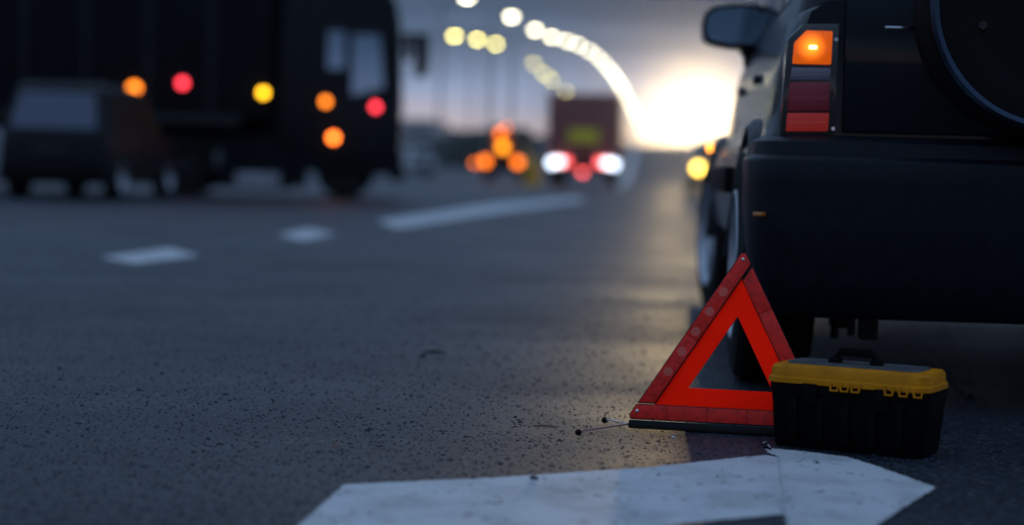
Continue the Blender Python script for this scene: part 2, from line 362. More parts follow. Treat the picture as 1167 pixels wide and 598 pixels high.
# half section: distance from the centre line, height
HS = [(0, .40), (.62, .40), (.80, .41), (.848, .45), (.856, .54), (.858, .63), (.845, .69), (.818, .735), (.800, .80), (.786, .90), (.772, .99), (.750, 1.055), (.70, 1.085), (.3, 1.10), (0, 1.10)]
def body_ring(y, ks=1., ztop=None, zb=0.):
    h = []
    for x, z in HS:
        if ztop and z > .63: z = .63 + (z - .63) * (ztop - .63) / (1.10 - .63)
        h.append((x * ks, z + (zb if z < .5 else 0)))
    full = [(-x, z) for x, z in h] + [(x, z) for x, z in h[-2:0:-1]]
    return [Vector((x, y, z)) for x, z in full]
m = MB()
ST = [(.115, .955, None, 0), (.135, .975, None, 0), (.19, .99, None, 0), (.4, 1, None, 0), (.65, 1, None, 0), (1.1, 1, None, -.03), (1.8, 1, None, -.03), (2.5, 1, None, -.03),
      (2.95, 1, 1.09, -.02), (3.1, .985, 1.06, 0), (3.4, .97, 1.03, 0), (3.75, .97, .99, 0), (4.0, .93, .93, 0), (4.12, .86, .86, .05)]
m.loft([body_ring(*s_) for s_ in ST], True, True)
body = m.build('body', CARP, car, True, 50)
AX = (.74, 3.38); TR, TW = .345, .23
cut = MB()
for y in AX:
    for s_ in (-1, 1): cut.cyl((s_ * .58, y, TR + .005), (s_ * 1.2, y, TR + .005), .405, seg=40)
cuto = cut.build('cutter', PLAS, None, False)
bo = body.modifiers.new('arch', 'BOOLEAN'); bo.object = cuto; bo.operation = 'DIFFERENCE'; bo.solver = 'EXACT'
dg = bpy.context.evaluated_depsgraph_get(); dg.update()
nm = bpy.data.meshes.new_from_object(body.evaluated_get(dg)); body.modifiers.clear(); body.data = nm
bpy.data.objects.remove(cuto)
nm.materials.clear(); nm.materials.append(CARP)
for p in nm.polygons: p.material_index = 0; p.use_smooth = True
nm.set_sharp_from_angle(angle=R(40))
# cabin
def rrect(hw, y0, y1, z, r=.12, n=5):
    pts = []
    for cx_, cy_, a0 in ((hw - r, y1 - r, 0), (-hw + r, y1 - r, 90), (-hw + r, y0 + r, 180), (hw - r, y0 + r, 270)):
        for k in range(n + 1):
            a = R(a0 + 90 * k / n); pts.append(Vector((cx_ + r * math.cos(a), cy_ + r * math.sin(a), z)))
    return pts
m = MB()
m.loft([rrect(.748, .125, 3.02, 1.045, .09), rrect(.735, .135, 2.93, 1.11, .09), rrect(.66, .235, 2.42, 1.45, .1), rrect(.612, .29, 2.16, 1.63, .12), rrect(.56, .35, 2.06, 1.69, .16), rrect(.40, .6, 1.9, 1.72, .16)], True, True)
m.build('cabin', CARP, car, True, 50)
def cabx(z): return .735 + (.66 - .735) * (z - 1.11) / .34
for s_ in (-1, 1):
    for (ya, yb, yc, yd) in ((.33, .92, .95, .42), (1.0, 1.62, 1.62, 1.0), (1.70, 2.62, 2.30, 1.70)):
        m = MB(); q = [(ya, 1.13), (yb, 1.13), (yc if yc < 2.0 else 2.36, 1.44), (yd, 1.44)]
        a = [Vector((s_ * (cabx(z) + .004), y, z)) for y, z in q]; b_ = [Vector((s_ * (cabx(z) - .01), y, z)) for y, z in q]
        m.loft([a, b_], True, True); m.build('side_window', GLASS, car, False)
m = MB(); q = [(-.55, 1.16), (.55, 1.16), (.50, 1.46), (-.50, 1.46)]
m.loft([[Vector((x, .135 + (z - 1.11) * .294 - .006, z)) for x, z in q], [Vector((x, .16 + (z - 1.11) * .294, z)) for x, z in q]], True, True); m.build('rear_window', GLASS, car, False)
m = MB(); q = [(-.60, 1.15), (.60, 1.15), (.54, 1.43), (-.54, 1.43)]
m.loft([[Vector((x, 2.93 - (z - 1.11) * 1.5 + .008, z)) for x, z in q], [Vector((x, 2.90 - (z - 1.11) * 1.5, z)) for x, z in q]], True, True); m.build('windscreen', GLASS, car, False)
# tailgate, proud of the body with a seam round it
m = MB(); tg = [(-.625, .735), (.625, .735), (.628, 1.12), (.60, 1.15), (-.60, 1.15), (-.628, 1.12)]
MT = Matrix.Translation((0, .118, 0)) @ Matrix.Rotation(R(90), 4, 'X')
m.prism([(x, z) for x, z in tg], .022, MT, .008); tgo = m.build('tailgate', CARP, car)
tsp = at(1027, 32, CAR.y + .09) - CAR
MB().box((tsp.x, .092, tsp.z), (.085, .012, .007), .002).build('trim_strip', CHROME, tgo)
# bumper: a section swept round the back of the car
def plan(off):
    hw, r = .868 - off, .13 - off * .4; yr = -.005 + off
    pts = [Vector((-hw, .42, 0)), Vector((-hw, .25, 0))]
    for k in range(9):
        a = R(180 + 90 * k / 8); pts.append(Vector((-hw + r + r * math.cos(a), yr + r + r * math.sin(a), 0)))
    for k in range(1, 12): pts.append(Vector((-hw + r + (2 * hw - 2 * r) * k / 12, yr - .012 * math.sin(math.pi * k / 12), 0)))
    for k in range(9):
        a = R(270 + 90 * k / 8); pts.append(Vector((hw - r + r * math.cos(a), yr + r + r * math.sin(a), 0)))
    pts += [Vector((hw, .25, 0)), Vector((hw, .42, 0))]; return pts
PROF = [(.13, .724), (.115, .727), (.032, .718), (.020, .708), (.014, .672), (.002, .664), (-.002, .655), (0, .60), (0, .50), (.004, .43), (.02, .34), (.035, .27), (.06, .245), (.12, .24)]
m = MB(); m.loft([[p + Vector((0, 0, z)) for p in plan(o_)] for o_, z in PROF], closed=False)
bmp = m.build('bumper', BUMP, car, True, 40)
MB().box((-.838, .035, .515), (.03, .03, .012), .004, R(-45)).build('reflector', mat('amber_reflector', (.5, .16, .03), .2, coat=1), bmp)
MB().box((.838, .035, .515), (.03, .03, .012), .004, R(45)).build('reflector', MATS['amber_reflector'], bmp)
# tail lamps
AMB = lit_lens('amber_lens_lit', (1, .13, .004), (1, .30, .02), (0, 0, 0), .05, .16, .75)
CLR = mat('clear_lens', (.15, .13, .17), .12, coat=1, bump=.3, bscale=300)
DRED = mat('dark_red_lens', (.30, .004, .022), .2, coat=.3, bump=.3, bscale=300)
BRED = mat('red_reflex_lens', (.42, .010, .006), .15, coat=.6, bump=.6, bscale=500, emit=(1, .05, .008), es=.035)
def at_rear(u, v, y):
    p = at(u, v, CAR.y + y); return (p.x - CAR.x, p.z)
def lamp(sx):
    t = thing_part('tail_lamp', sx)
    return t
def poly_rear(pts, y): return [at_rear(u, v, y) for u, v in pts]
YL = .088
H = poly_rear([(889, 156), (894, 100), (899, 43), (916, 27), (957, 27), (954, 100), (951, 156)], YL)
segs = [('amber_lens', AMB, [(903, 73), (905, 49), (919, 35), (949, 36), (947, 74)]),
        ('clear_lens', CLR, [(900, 92), (902, 77), (947, 78), (946, 92)]),
        ('dark_red_lens', DRED, [(897, 127), (899.5, 94), (946, 94), (945, 127)]),
        ('red_lens', BRED, [(895.5, 150), (897, 129), (945, 129), (943.5, 150)])]
for sx in (1, -1):
    def flip(P): return [(x * sx, z) for x, z in (P if sx > 0 else P[::-1])]
    M0 = Matrix.Translation((0, YL + .14, 0)) @ Matrix.Rotation(R(90), 4, 'X')
    hs = MB().prism(flip(H), .138, M0, .006).build('tail_lamp', mat('lamp_bezel', (.012, .010, .010), .3, coat=.6), car)
    for nm_, mt_, P in segs:
        P = poly_rear(P, YL); P = flip(P); cx_ = sum(p[0] for p in P) / len(P); cz_ = sum(p[1] for p in P) / len(P)
        o = MB().prism([(x - cx_, z - cz_) for x, z in P], .014, Matrix.Rotation(R(90), 4, 'X'), .004).build(nm_, mt_ if not (sx < 0 and mt_ is AMB) else AMB, hs)
        o.location = (cx_, YL + .008, cz_)
        if nm_ == 'amber_lens':
            b_ = MB().box((0.004, -.0165, -.002), (.020, .006, .010), .003).build('bulb', glow('bulb_hot', (1, .62, .22), 2.2), hs); b_.location = (cx_, YL + .008, cz_)
    for zz in (.745, .98):
        MB().cyl((H[4][0] * sx - .008 * sx, YL + .004, zz), (H[4][0] * sx - .008 * sx, YL - .004, zz), .005).build('screw', CHROME, hs)
# wheels, arch flares
def wheel_parts(parent, loc, r, w_, sgn, rimm):
    t = MB(); h = w_ / 2
    t.lathe([(-h * .80, r * .62), (-h * .98, r * .72), (-h, r * .82), (-h * .92, r * .95), (-h * .75, r * .995), (-h * .3, r), (-h * .28, r * .975), (-h * .2, r * .975), (-h * .18, r), (h * .18, r), (h * .2, r * .975), (h * .28, r * .975), (h * .3, r), (h * .75, r * .995), (h * .92, r * .95), (h, r * .82), (h * .98, r * .72), (h * .80, r * .62), (-h * .80, r * .62)], 44)
    wo = t.build('wheel', RUBB, parent); wo.location = loc
    rm = MB(); rm.lathe([(sgn * h * .84, r * .66), (sgn * h * 1.0, r * .655), (sgn * h * 1.02, r * .63), (sgn * h * .55, r * .55), (sgn * h * .35, r * .5), (-sgn * h * .7, r * .58)], 36)
    for k in range(6):
        a = 2 * math.pi * k / 6; ca, sa = math.cos(a), math.sin(a)
        rm.cyl((sgn * h * .62, ca * r * .1, sa * r * .1), (sgn * h * .60, ca * r * .57, sa * r * .57), r * .085, r * .075, 8)
    rm.cyl((-sgn * h * .3, 0, 0), (sgn * h * .78, 0, 0), r * .17, r * .12, 16); rm.cyl((-sgn * h * .4, 0, 0), (-sgn * h * .34, 0, 0), r * .56, seg=24)
    rm.build('rim', rimm, wo)
    return wo
for y in AX:
    for s_ in (-1, 1):
        wo = wheel_parts(car, (s_ * (.758 if y < 2 else .752), y, TR), TR, TW, s_, ALLOY)
        if y > 2: wo.rotation_euler = (0, 0, R(6.5))          # the front wheels are steered a little to the left
        m = MB(); rings = []
        for k in range(25):
            a = R(-8 + 196 * k / 24); c_, d_ = math.cos(a), math.sin(a)
            if TR + d_ * .42 < .30: continue
            rings.append([Vector((s_ * x, y + c_ * rr, TR + .005 + d_ * rr)) for x, rr in ((.78, .395), (.878 - .040 * max(d_, 0), .398), (.886 - .042 * max(d_, 0), .412), (.872 - .046 * max(d_, 0), .432), (.840 - .05 * max(d_, 0), .442), (.76, .44))])
        m.loft(rings, True, True); m.build('arch_flare', BUMP, car)
# mirrors
for s_ in (-1, 1):
    P = [at(u, v, CAR.y + 2.50) - CAR for u, v in ((800, 30), (803, 15), (813, 7), (835, 4), (866, 4), (873, 12), (873, 48), (866, 56), (830, 55), (806, 50), (801, 44))]
    P = [(p.x * (1 if s_ < 0 else -1), p.z) for p in P]
    cx_ = sum(p[0] for p in P) / len(P); cz_ = sum(p[1] for p in P) / len(P)
    M0 = Matrix.Translation((0, 2.62, 0)) @ Matrix.Rotation(R(90), 4, 'X')
    if s_ > 0: P = P[::-1]
    mh = MB().prism(P, .12, M0, .018).build('wing_mirror', PLAS, car)
    G = [(cx_ + (x - cx_) * .86, cz_ + (z - cz_) * .80) for x, z in P]
    MB().prism(G, .006, Matrix.Translation((0, 2.502, 0)) @ Matrix.Rotation(R(90), 4, 'X')).build('mirror_glass', MIRROR, mh, False)
    MB().tube([(s_ * .72, 2.60, 1.07), (s_ * .735, 2.58, 1.10), (cx_ - s_ * .02, 2.56, cz_ - .01)], [.05, .038, .035], 10).build('mirror_stalk', PLAS, mh)
# side trim
for s_ in (-1, 1):
    for y in (1.30, 2.28): MB().box((s_ * .784, y, .93), (.028, .16, .026), .008).build('door_handle', CARP, car)
    MB().box((s_ * .868, 2.06, .60), (.03, 1.55, .09), .012).build('side_moulding', PLAS, car)
    MB().box((s_ * .842, 3.62, .735), (.04, .13, .035), .008).build('side_indicator', glow('side_amber', (1, .30, .03), 2.2), car)
    MB().tube([(s_ * .56, .55, 1.70), (s_ * .55, .7, 1.76), (s_ * .55, 1.8, 1.76), (s_ * .56, 1.95, 1.70)], .016).build('roof_rail', DSTEEL, car)
    MB().box((s_ * .62, 4.10, .74), (.24, .08, .15), .02).build('headlamp', CLR, car)
MB().box((0, 4.12, .48), (1.62, .22, .22), .05).build('front_bumper', BUMP, car)
# spare wheel on the tailgate
sp = at(1204, 6, CAR.y - .08) - CAR
t = MB().lathe([(.095, .20), (.095, .30), (.06, .338), (-.05, .345), (-.10, .338), (-.118, .325), (-.118, .20)], 56, 'Y', (sp.x, -.01, sp.z)).build('spare_wheel', RUBB, car)
MB().lathe([(-.112, .327), (-.128, .324), (-.134, .314), (-.132, .302), (-.120, .298)], 64, 'Y', (sp.x, -.01, sp.z)).build('cover_ring', mat('ring_steel', (.045, .065, .10), .3, metal=1), t)
MB().lathe([(-.121, .300), (-.126, .24), (-.116, .20), (-.13, .12), (-.134, .0)], 56, 'Y', (sp.x, -.01, sp.z)).build('wheel_cover', PLAS, t)
for k in range(6):
    a = 2 * math.pi * k / 6 + .3
    MB().cyl((sp.x + .2 * math.cos(a), -.125, sp.z + .2 * math.sin(a)), (sp.x + .2 * math.cos(a), -.138, sp.z + .2 * math.sin(a)), .012, seg=6).build('bolt', DSTEEL, t)
MB().box((sp.x, .09, sp.z), (.26, .04, .26), .01).build('wheel_carrier', DSTEEL, t)
# running gear under the tail
MB().cyl((-.66, AX[0], .34), (.66, AX[0], .34), .042).ball((.05, AX[0], .34), .13, 1, .9, .9).build('rear_axle', DSTEEL, car)
for s_ in (-1, 1):
    MB().cyl((s_ * .50, AX[0] - .12, .26), (s_ * .46, AX[0] - .16, .47), .028).cyl((s_ * .50, AX[0] - .12, .22), (s_ * .48, AX[0] - .14, .36), .016).build('shock_absorber', DSTEEL, car)
    MB().tube([(s_ * .53, .18, .40), (s_ * .53, .40, .30), (s_ * .53, AX[0], .27), (s_ * .53, 1.1, .30), (s_ * .53, 1.3, .40)], .03).build('leaf_spring', DSTEEL, car)
    MB().box((s_ * .545, AX[0] - .05, .20), (.07, .12, .06), .01).cyl((s_ * .52, AX[0] - .09, .15), (s_ * .52, AX[0] - .09, .30), .012).cyl((s_ * .57, AX[0] - .09, .14), (s_ * .57, AX[0] - .09, .30), .012).build('spring_plate', DSTEEL, car); MB().box((s_ * .515, .30, .27), (.05, .07, .20), .008).box((s_ * .50, .36, .25), (.10, .05, .035), .006).build('spring_hanger', DSTEEL, car)
MB().cyl((.35, .25, .31), (.35, .75, .31), .085).tube([(.35, .25, .31), (.37, .12, .29), (.40, -.02, .27)], .026).build('exhaust', DSTEEL, car)
MB().box((0, 1.7, .36), (1.0, 1.3, .14), .03).build('floor_pan', DSTEEL, car)

# ------------------------------------------------------------------ warning triangle
P0, P1 = gp(713, 487), gp(944, 500)
bx_ = (P1 - P0).normalized(); LT = (P1 - P0).length
nrm = Vector((bx_.y, -bx_.x, 0))                                     # towards the camera
upv = (Vector((0, 0, 1)) * math.cos(R(11)) - nrm * math.sin(R(11))).normalized()
upv = (upv + bx_ * .05).normalized()
tri = thing('warning_triangle', 'red reflective warning triangle standing on the asphalt behind the dark car', 'warning triangle', P0)
nz_ = bx_.cross(upv).normalized()
TM = Matrix((bx_, upv, nz_)).transposed().to_4x4()                   # local x along the base, y up the face, z to the camera
S = .500; kx = LT / S
HB = .022
def inset(d):
    q = 3 ** .5
    return [(d * q, d), (S - d * q, d), (S / 2, S * .866 - 2 * d)]
def T2(p): return (p[0] * kx, HB + p[1] * .985)
O_, I1, I2, I3 = inset(0.0), inset(.0385), inset(.036), inset(.084)
def lerp(a, b, t): return (a[0] + (b[0] - a[0]) * t, a[1] + (b[1] - a[1]) * t)
def tp(poly, z0, dep, name, mt, parent=tri, bev=0., smooth=True):
    o = MB().prism([T2(p) for p in poly], dep, TM @ Matrix.Translation((0, 0, z0)), bev).build(name, mt, parent, smooth)
    return o
def poly_inset(P, d):                                                # convex, counter-clockwise
    n = len(P); ls = []
    for k in range(n):
        p, q = Vector(P[k]), Vector(P[(k + 1) % n]); e = (q - p).normalized(); nn = Vector((-e.y, e.x)); ls.append((p + nn * d, e))
    outp = []
    for k in range(n):
        (p, e), (q, f) = ls[k - 1], ls[k]; den = e.x * f.y - e.y * f.x; t = ((q - p).x * f.y - (q - p).y * f.x) / den; r_ = p + e * t; outp.append((r_.x, r_.y))
    return outp
def clip(P, o, nrm2):                                                # keep the side nrm2 points to
    R_ = []
    for k in range(len(P)):
        p, q = Vector(P[k]), Vector(P[(k + 1) % len(P)]); a_, b_ = (p - o).dot(nrm2), (q - o).dot(nrm2)
        if a_ >= 0: R_.append((p.x, p.y))
        if a_ * b_ < 0: c_ = p.lerp(q, a_ / (a_ - b_)); R_.append((c_.x, c_.y))
    return R_
AW, HT = .0385, S * .866
A2 = Vector((S / 2, HT)); dl, dr = Vector((-.5, -.866)), Vector((.5, -.866))     # down the left and right edges
def onl(t): return tuple(A2 + dl * t)
def onr(t): return tuple(A2 + dr * t)
tb0 = (HT - AW - .002) / .866
il = inset(AW)
inner0 = Vector(il[0]) + (Vector(il[0]) - Vector(il[2])).normalized() * -.0023
LEFT = [onl(.013), onl(tb0), tuple(inner0), onr(AW / .866), onr(.013)]
RIGHT = [tuple(Vector(il[2]) + dr * .004), tuple(Vector(il[1]) - dr * .0023), onr(tb0), onr(AW / .866 + .004)]
BASE = [(-.0 + .012 * .5, .012 * .866), (.010, 0), (S - .010, 0), (S - .006, .0104), (S - AW * .577, AW), (AW * .577, AW)]
for (P, z, n, ax, o0, l0) in ((RIGHT, -.006, 3, dr, A2, S), (LEFT, -.001, 2, dl, A2, S), (BASE, .004, 5, Vector((1, 0)), Vector((0, 0)), S)):
    fr = tp(P, z - .004, .008, 'arm', BLACKM, tri, .0012)
    Q = poly_inset(P, .0022)
    for k in range(n):
        C_ = clip(clip(Q, o0 + ax * (l0 * k / n + .0005), ax), o0 + ax * (l0 * (k + 1) / n - .0005), -ax)
        if len(C_) > 2: tp(C_, z + .0035, .0028, 'reflector_strip', REDSTRIP, fr, .0006)
    if P is LEFT:
        for k in range(5):
            c0 = Vector(lerp(inset(.0195)[2], inset(.0195)[0], .19 + .135 * k)); c2 = T2(c0); mm = MB()
            for q in range(19):
                if q == 0: dx, dy = 0, 0
                elif q < 7: a_ = R(60 * q); dx, dy = .0050 * math.cos(a_), .0050 * math.sin(a_)
                else: a_ = R(30 * (q - 7)); rr = .0100 if q % 2 else .0088; dx, dy = rr * math.cos(a_), rr * math.sin(a_)
                hexp = [(c2[0] + dx + .0020 * math.cos(R(60 * e_ + 20)), c2[1] + dy + .0020 * math.sin(R(60 * e_ + 20))) for e_ in range(6)]
                mm.prism(hexp, .0008, TM @ Matrix.Translation((0, 0, z + .0064)))
            mm.build('prism_rosette', PATCH, fr, False)
# orange red sheet, a flat ring in one piece with a faint sag
bm = MB(); a, b = I2, I3
n = 12; ro, ri = [], []
for i in range(3):
    for k in range(n):
        ro.append(T2(lerp(a[i], a[(i + 1) % 3], k / n))); ri.append(T2(lerp(b[i], b[(i + 1) % 3], k / n)))
def w3(p, z): return TM @ Vector((p[0], p[1], z + .0015 * math.sin(p[0] * 40) * math.sin(p[1] * 30)))
bm.loft([[w3(p, -.003) for p in ro], [w3(lerp(p, q, .5), -.0025) for p, q in zip(ro, ri)], [w3(p, -.003) for p in ri], [w3(p, -.005) for p in ri], [w3(p, -.0055) for p in ro]], True)
bm.build('orange_sheet', FLUO, tri, True, 40)
for c_ in ((S / 2, HT - .028), (.026, .020), (S - .026, .020)):
    p = T2(c_); MB().ball(TM @ Vector((p[0], p[1], .0115 if c_[1] < .1 else .0065)), .0042, 1, .6, 1).build('rivet', RIVET, tri)
o = MB().box((LT / 2 + .004, .010, .002), (LT - .006, .020, .020), .004); o.bm.transform(TM); o.build('foot_bar', BLACKM, tri)
for (u, v, y0) in ((659, 496, .0), (689, 482, .02), (1010, 505, LT), (985, 470, LT)):
    e_ = gp(u, v) - P0; st = TM @ Vector((.004 if y0 < .1 else LT - .004, .010, -.004))
    if y0 >= .1: e_ = st + (TM @ Vector((.10, 0, .12 if u > 1000 else -.12))); e_.z = 0
    lg = MB().tube([st, Vector((e_.x, e_.y, .011))], .0023, 6).build('wire_leg', STEELW, tri)
    MB().ball(Vector((e_.x, e_.y, .008)), .008, 1.0, 1.0, .95).build('rubber_foot', RUBB, lg)

# ------------------------------------------------------------------ toolbox
q0, q1 = gp(880, 507), gp(1050, 524)
bx2 = (q1 - q0).normalized(); ang = math.atan2(bx2.y, bx2.x); WB = (q1 - q0).length; DB = .155
tb = thing('toolbox', 'black plastic toolbox with a yellow lid standing in front of the warning triangle', 'toolbox', q0, ang)
LIDZ = .146
m = MB(); m.loft([rrect(1, -1, 1, z, .15, 4) for z in (0, 1)], True, True); m.bm.free()
def rr2(x0, x1, y0, y1, z, r, n=4):
    pts = []
    for cx_, cy_, a0 in ((x1 - r, y1 - r, 0), (x0 + r, y1 - r, 90), (x0 + r, y0 + r, 180), (x1 - r, y0 + r, 270)):
        for k in range(n + 1):
            a = R(a0 + 90 * k / n); pts.append(Vector((cx_ + r * math.cos(a), cy_ + r * math.sin(a), z)))
    return pts
TBL = mat('toolbox_black', (.003, .003, .0035), .55, spec=.06, var=.3, vscale=40, bump=.15, bscale=350)
m = MB(); m.loft([rr2(.004, WB - .004, .004, DB - .004, .0, .018), rr2(0, WB, 0, DB, .006, .02), rr2(-.010, WB + .012, -.006, DB + .006, LIDZ - .02, .024), rr2(-.013, WB + .016, -.010, DB + .010, LIDZ - .018, .026), rr2(-.013, WB + .016, -.010, DB + .010, LIDZ, .026)], True, True)
tbody = m.build('box_body', TBL, tb)
for k in range(5): MB().box((.05 + k * (WB - .1) / 4, -.006, .07), (.018, .012, .10), .003).build('rib', TBL, tbody)
x0, x1, y0, y1 = -.018, WB + .016, -.016, DB + .016
m = MB(); m.loft([rr2(x0 + .005, x1 - .005, y0 + .005, y1 - .005, LIDZ + .001, .03), rr2(x0, x1, y0, y1, LIDZ + .003, .032), rr2(x0 + .001, x1 - .001, y0 + .001, y1 - .001, LIDZ + .014, .032), rr2(x0 + .005, x1 - .005, y0 + .005, y1 - .005, LIDZ + .017, .03), rr2(x0 + .007, x1 - .007, y0 + .007, y1 - .007, LIDZ + .036, .028), rr2(x0 + .012, x1 - .012, y0 + .012, y1 - .012, LIDZ + .042, .026), rr2(x0 + .03, x1 - .03, y0 + .03, y1 - .03, LIDZ + .044, .02)], True, True)
lid = m.build('lid', YEL, tb)
m = MB(); m.loft([rr2(x0 + .035, x1 - .035, y0 + .035, y1 - .035, LIDZ + .0445, .02), rr2(x0 + .037, x1 - .037, y0 + .037, y1 - .037, LIDZ + .048, .02)], True, True); m.build('lid_inlay', LIDTOP, lid)
for px in (964, 977, 991, 1033, 1051, 1069):
    xx = (px - 872) / (1082 - 872) * (x1 - x0) + x0
    mm = MB(); mm.tube([(xx - .010, y0 - .003, LIDZ + .010), (xx - .008, y0 - .005, LIDZ - .006), (xx + .008, y0 - .005, LIDZ - .006), (xx + .010, y0 - .003, LIDZ + .010)], .003, 6); mm.build('lid_hook', YEL, lid)
hx0, hx1 = .118, .216
mm = MB(); mm.tube([(hx0, DB * .5, LIDZ + .04), (hx0 + .002, DB * .5, LIDZ + .062), (hx0 + .012, DB * .5, LIDZ + .074), (hx1 - .012, DB * .5, LIDZ + .074), (hx1 - .002, DB * .5, LIDZ + .062), (hx1, DB * .5, LIDZ + .04)], .0085, 10)
hd = mm.build('handle', TBL, tb)
MB().box(((hx0 + hx1) / 2, DB * .5, LIDZ + .074), (hx1 - hx0 - .02, .026, .02), .006).build('grip', TBL, hd)
for xx in (hx0, hx1): MB().box((xx, DB * .5, LIDZ + .05), (.026, .034, .02), .005).build('handle_mount', TBL, hd)
for xx in (.09, WB - .09):
    MB().box((xx, -.014, LIDZ - .02), (.035, .012, .05), .003).build('latch', TBL, tb)

# ------------------------------------------------------------------ things lying on the asphalt
tw = gp(622, 487); o = MB().tube([(-.028, 0, .004), (-.01, .003, .005), (.012, -.001, .004), (.03, .002, .003)], [.0018, .0022, .002, .001], 6).build('twig', TWIG); o.location = tw
tag(o, 'thin dry twig lying on the asphalt left of the warning triangle', 'twig')
lf = gp(383, 509); bm = MB(); bm.loft([[Vector((-.014, 0, .002)), Vector((-.004, .009, .006)), Vector((.014, .002, .004))], [Vector((-.013, -.001, .0028)), Vector((-.003, -.009, .003)), Vector((.015, .001, .0046))]], False); o = bm.build('leaf', LEAFM); o.location = lf
tag(o, 'small reddish dead leaf on the dark asphalt above the arrow end', 'leaf')
def pebble(name, p, r, mt, label, cat='stone'):
    bm = bmesh.new(); bmesh.ops.create_icosphere(bm, subdivisions=2, radius=r)
    for v in bm.verts: v.co *= 1 + random.uniform(-.25, .25); v.co.z *= .65
    me = bpy.data.meshes.new(name); bm.to_mesh(me); bm.free(); me.materials.append(mt); o = bpy.data.objects.new(name, me); sc.collection.objects.link(o)
    o.location = (p.x, p.y, r * .45); return tag(o, label, cat)
pebble('stone', gp(767, 499), .0055, STONEP, 'pale stone chip just below the triangle base bar')
pebble('stone', gp(482, 406), .010, STONE, 'dark stone beside a dark scrap in the middle of the road')
pebble('stone', gp(609, 547), .009, STONE, 'dark stone lying on the white painted arrow shaft')
pebble('stone', gp(931, 528), .0045, STONE, 'tiny dark stone on the arrow head near the toolbox')
pebble('stone', gp(738, 505), .004, STONE, 'tiny dark stone left of the pale chip below the triangle')
sc_ = gp(495, 402); o = MB().tube([(-.035, 0, .003), (0, .003, .005), (.035, -.002, .002)], [.0025, .0045, .002], 6).build('rubber_scrap', RUBB); o.location = sc_
tag(o, 'dark rubber scrap lying in the middle of the road', 'scrap')
bm = bmesh.new()
for k in range(420):
    u, v = random.uniform(20, 900), 300 + 290 * random.random() ** .8; p = gp(u, v)
    r = random.choice((.0012, .0016, .002, .003)) * random.uniform(.7, 1.3) * (1.0 if v > 420 else 1.5)
    b4 = bmesh.ops.create_icosphere(bm, subdivisions=1, radius=r)
    for v_ in b4['verts']: v_.co = Vector((v_.co.x * random.uniform(.7, 1.3), v_.co.y * random.uniform(.7, 1.3), v_.co.z * .7)) + Vector((p.x, p.y, r * .5))
me = bpy.data.meshes.new('grit'); bm.to_mesh(me); bm.free(); me.materials.append(STONE); o = bpy.data.objects.new('grit', me); sc.collection.objects.link(o)
o['kind'] = 'stuff'; o['label'] = 'loose dark grit scattered over the asphalt'

# the top stones of the asphalt, standing a millimetre or two proud in the near part of the road
CHIP = mat('chipping_stone', (.014, .021, .033), .7, spec=.2, var=.95, vscale=70)
VT = [(0, 0, 1), (.9, 0, .25), (.28, .85, .3), (-.73, .53, .2), (-.73, -.53, .3), (.28, -.85, .2), (1, .2, -.5), (-.3, .95, -.5), (-.8, -.6, -.5), (.5, -.9, -.5)]
FT = [(0, 1, 2), (0, 2, 3), (0, 3, 4), (0, 4, 5), (0, 5, 1), (1, 6, 2), (2, 6, 7), (2, 7, 3), (3, 7, 8), (3, 8, 4), (4, 8, 9), (4, 9, 5), (5, 9, 6), (5, 6, 1)]
V_, F_ = [], []
for k in range(54000):
    Y_ = 2.9 + 9 * random.random() ** 1.9; X_ = random.uniform(-.38 * Y_, .12 * Y_ + .35); X_ += 0
    r = .0019 * random.lognormvariate(0, .42) * (.8 + .07 * Y_); a_ = random.random() * 6.283; ca, sa = math.cos(a_) * r, math.sin(a_) * r
    ex, ez = random.uniform(.7, 1.3), random.uniform(.35, .75); b0 = len(V_)
    for (x, y, z) in VT:
        j = random.uniform(.8, 1.2); V_.append((X_ + (x * ca - y * sa) * ex * j, Y_ + (x * sa + y * ca) * j, z * r * ez * j))
    F_ += [(a + b0, b + b0, c + b0) for a, b, c in FT]
me = bpy.data.meshes.new('stone_chippings'); me.from_pydata(V_, [], F_); me.materials.append(CHIP)
o = bpy.data.objects.new('stone_chippings', me); sc.collection.objects.link(o); o.parent = bpy.data.objects['road']; o['kind'] = 'stuff'

# ------------------------------------------------------------------ street lamps
def make_lamp(lm, arm_):
    t = thing('street_lamp', '', 'street lamp')
    MB().cyl((0, 0, 0), (0, 0, 8.6), .09, .05, 10).cyl((0, 0, 0), (0, 0, .9), .13, .12, 10).build('pole', POLE, t)
    MB().tube([(0, 0, 8.5), (arm_ * .15, 0, 8.85), (arm_ * .5, 0, 9.02), (arm_ * .8, 0, 9.05)], .045, 8).build('arm', POLE, t)
    h = MB().box((arm_, 0, 9.12), (.85, .42, .12), .04, taper=(.7, .7)).build('lamp_head', POLE, t)
    MB().ball((arm_, 0, 9.03), .19, 1.25, .8, .7, 16, 10).build('lamp_lens', lm, h)
    return t
WL, YLp = make_lamp(L_WHITE, 1.3), make_lamp(L_YELL, -1.3)
usedW = usedY = False
def put_lamp(src, first, u, v, D, label, group):
    p = at(u, v, D); o = src if first else copy_tree(src)
    o.location = (p.x - (1.3 if src is WL else -1.3), D, p.z - 9.03); o['label'] = label; o['group'] = group; return o
GW, GY = 'white street lamps climbing the hill', 'yellow street lamps beyond the median'
white = [(532, -3, 97, 'street lamp glowing at the very top edge of the picture'),
         (583, 19, 110, 'largest white glowing street lamp, topmost of the curved string'),
         (610, 34, 122, 'second white street lamp down the curved string'),
         (629, 42, 133, 'third white street lamp down the curved string'),
         (646, 46.5, 144, 'fourth white street lamp, last one clear of the merged string')]
for k, a in enumerate(white):
    put_lamp(WL, k == 0, a[0], a[1], a[2], a[3], GW)
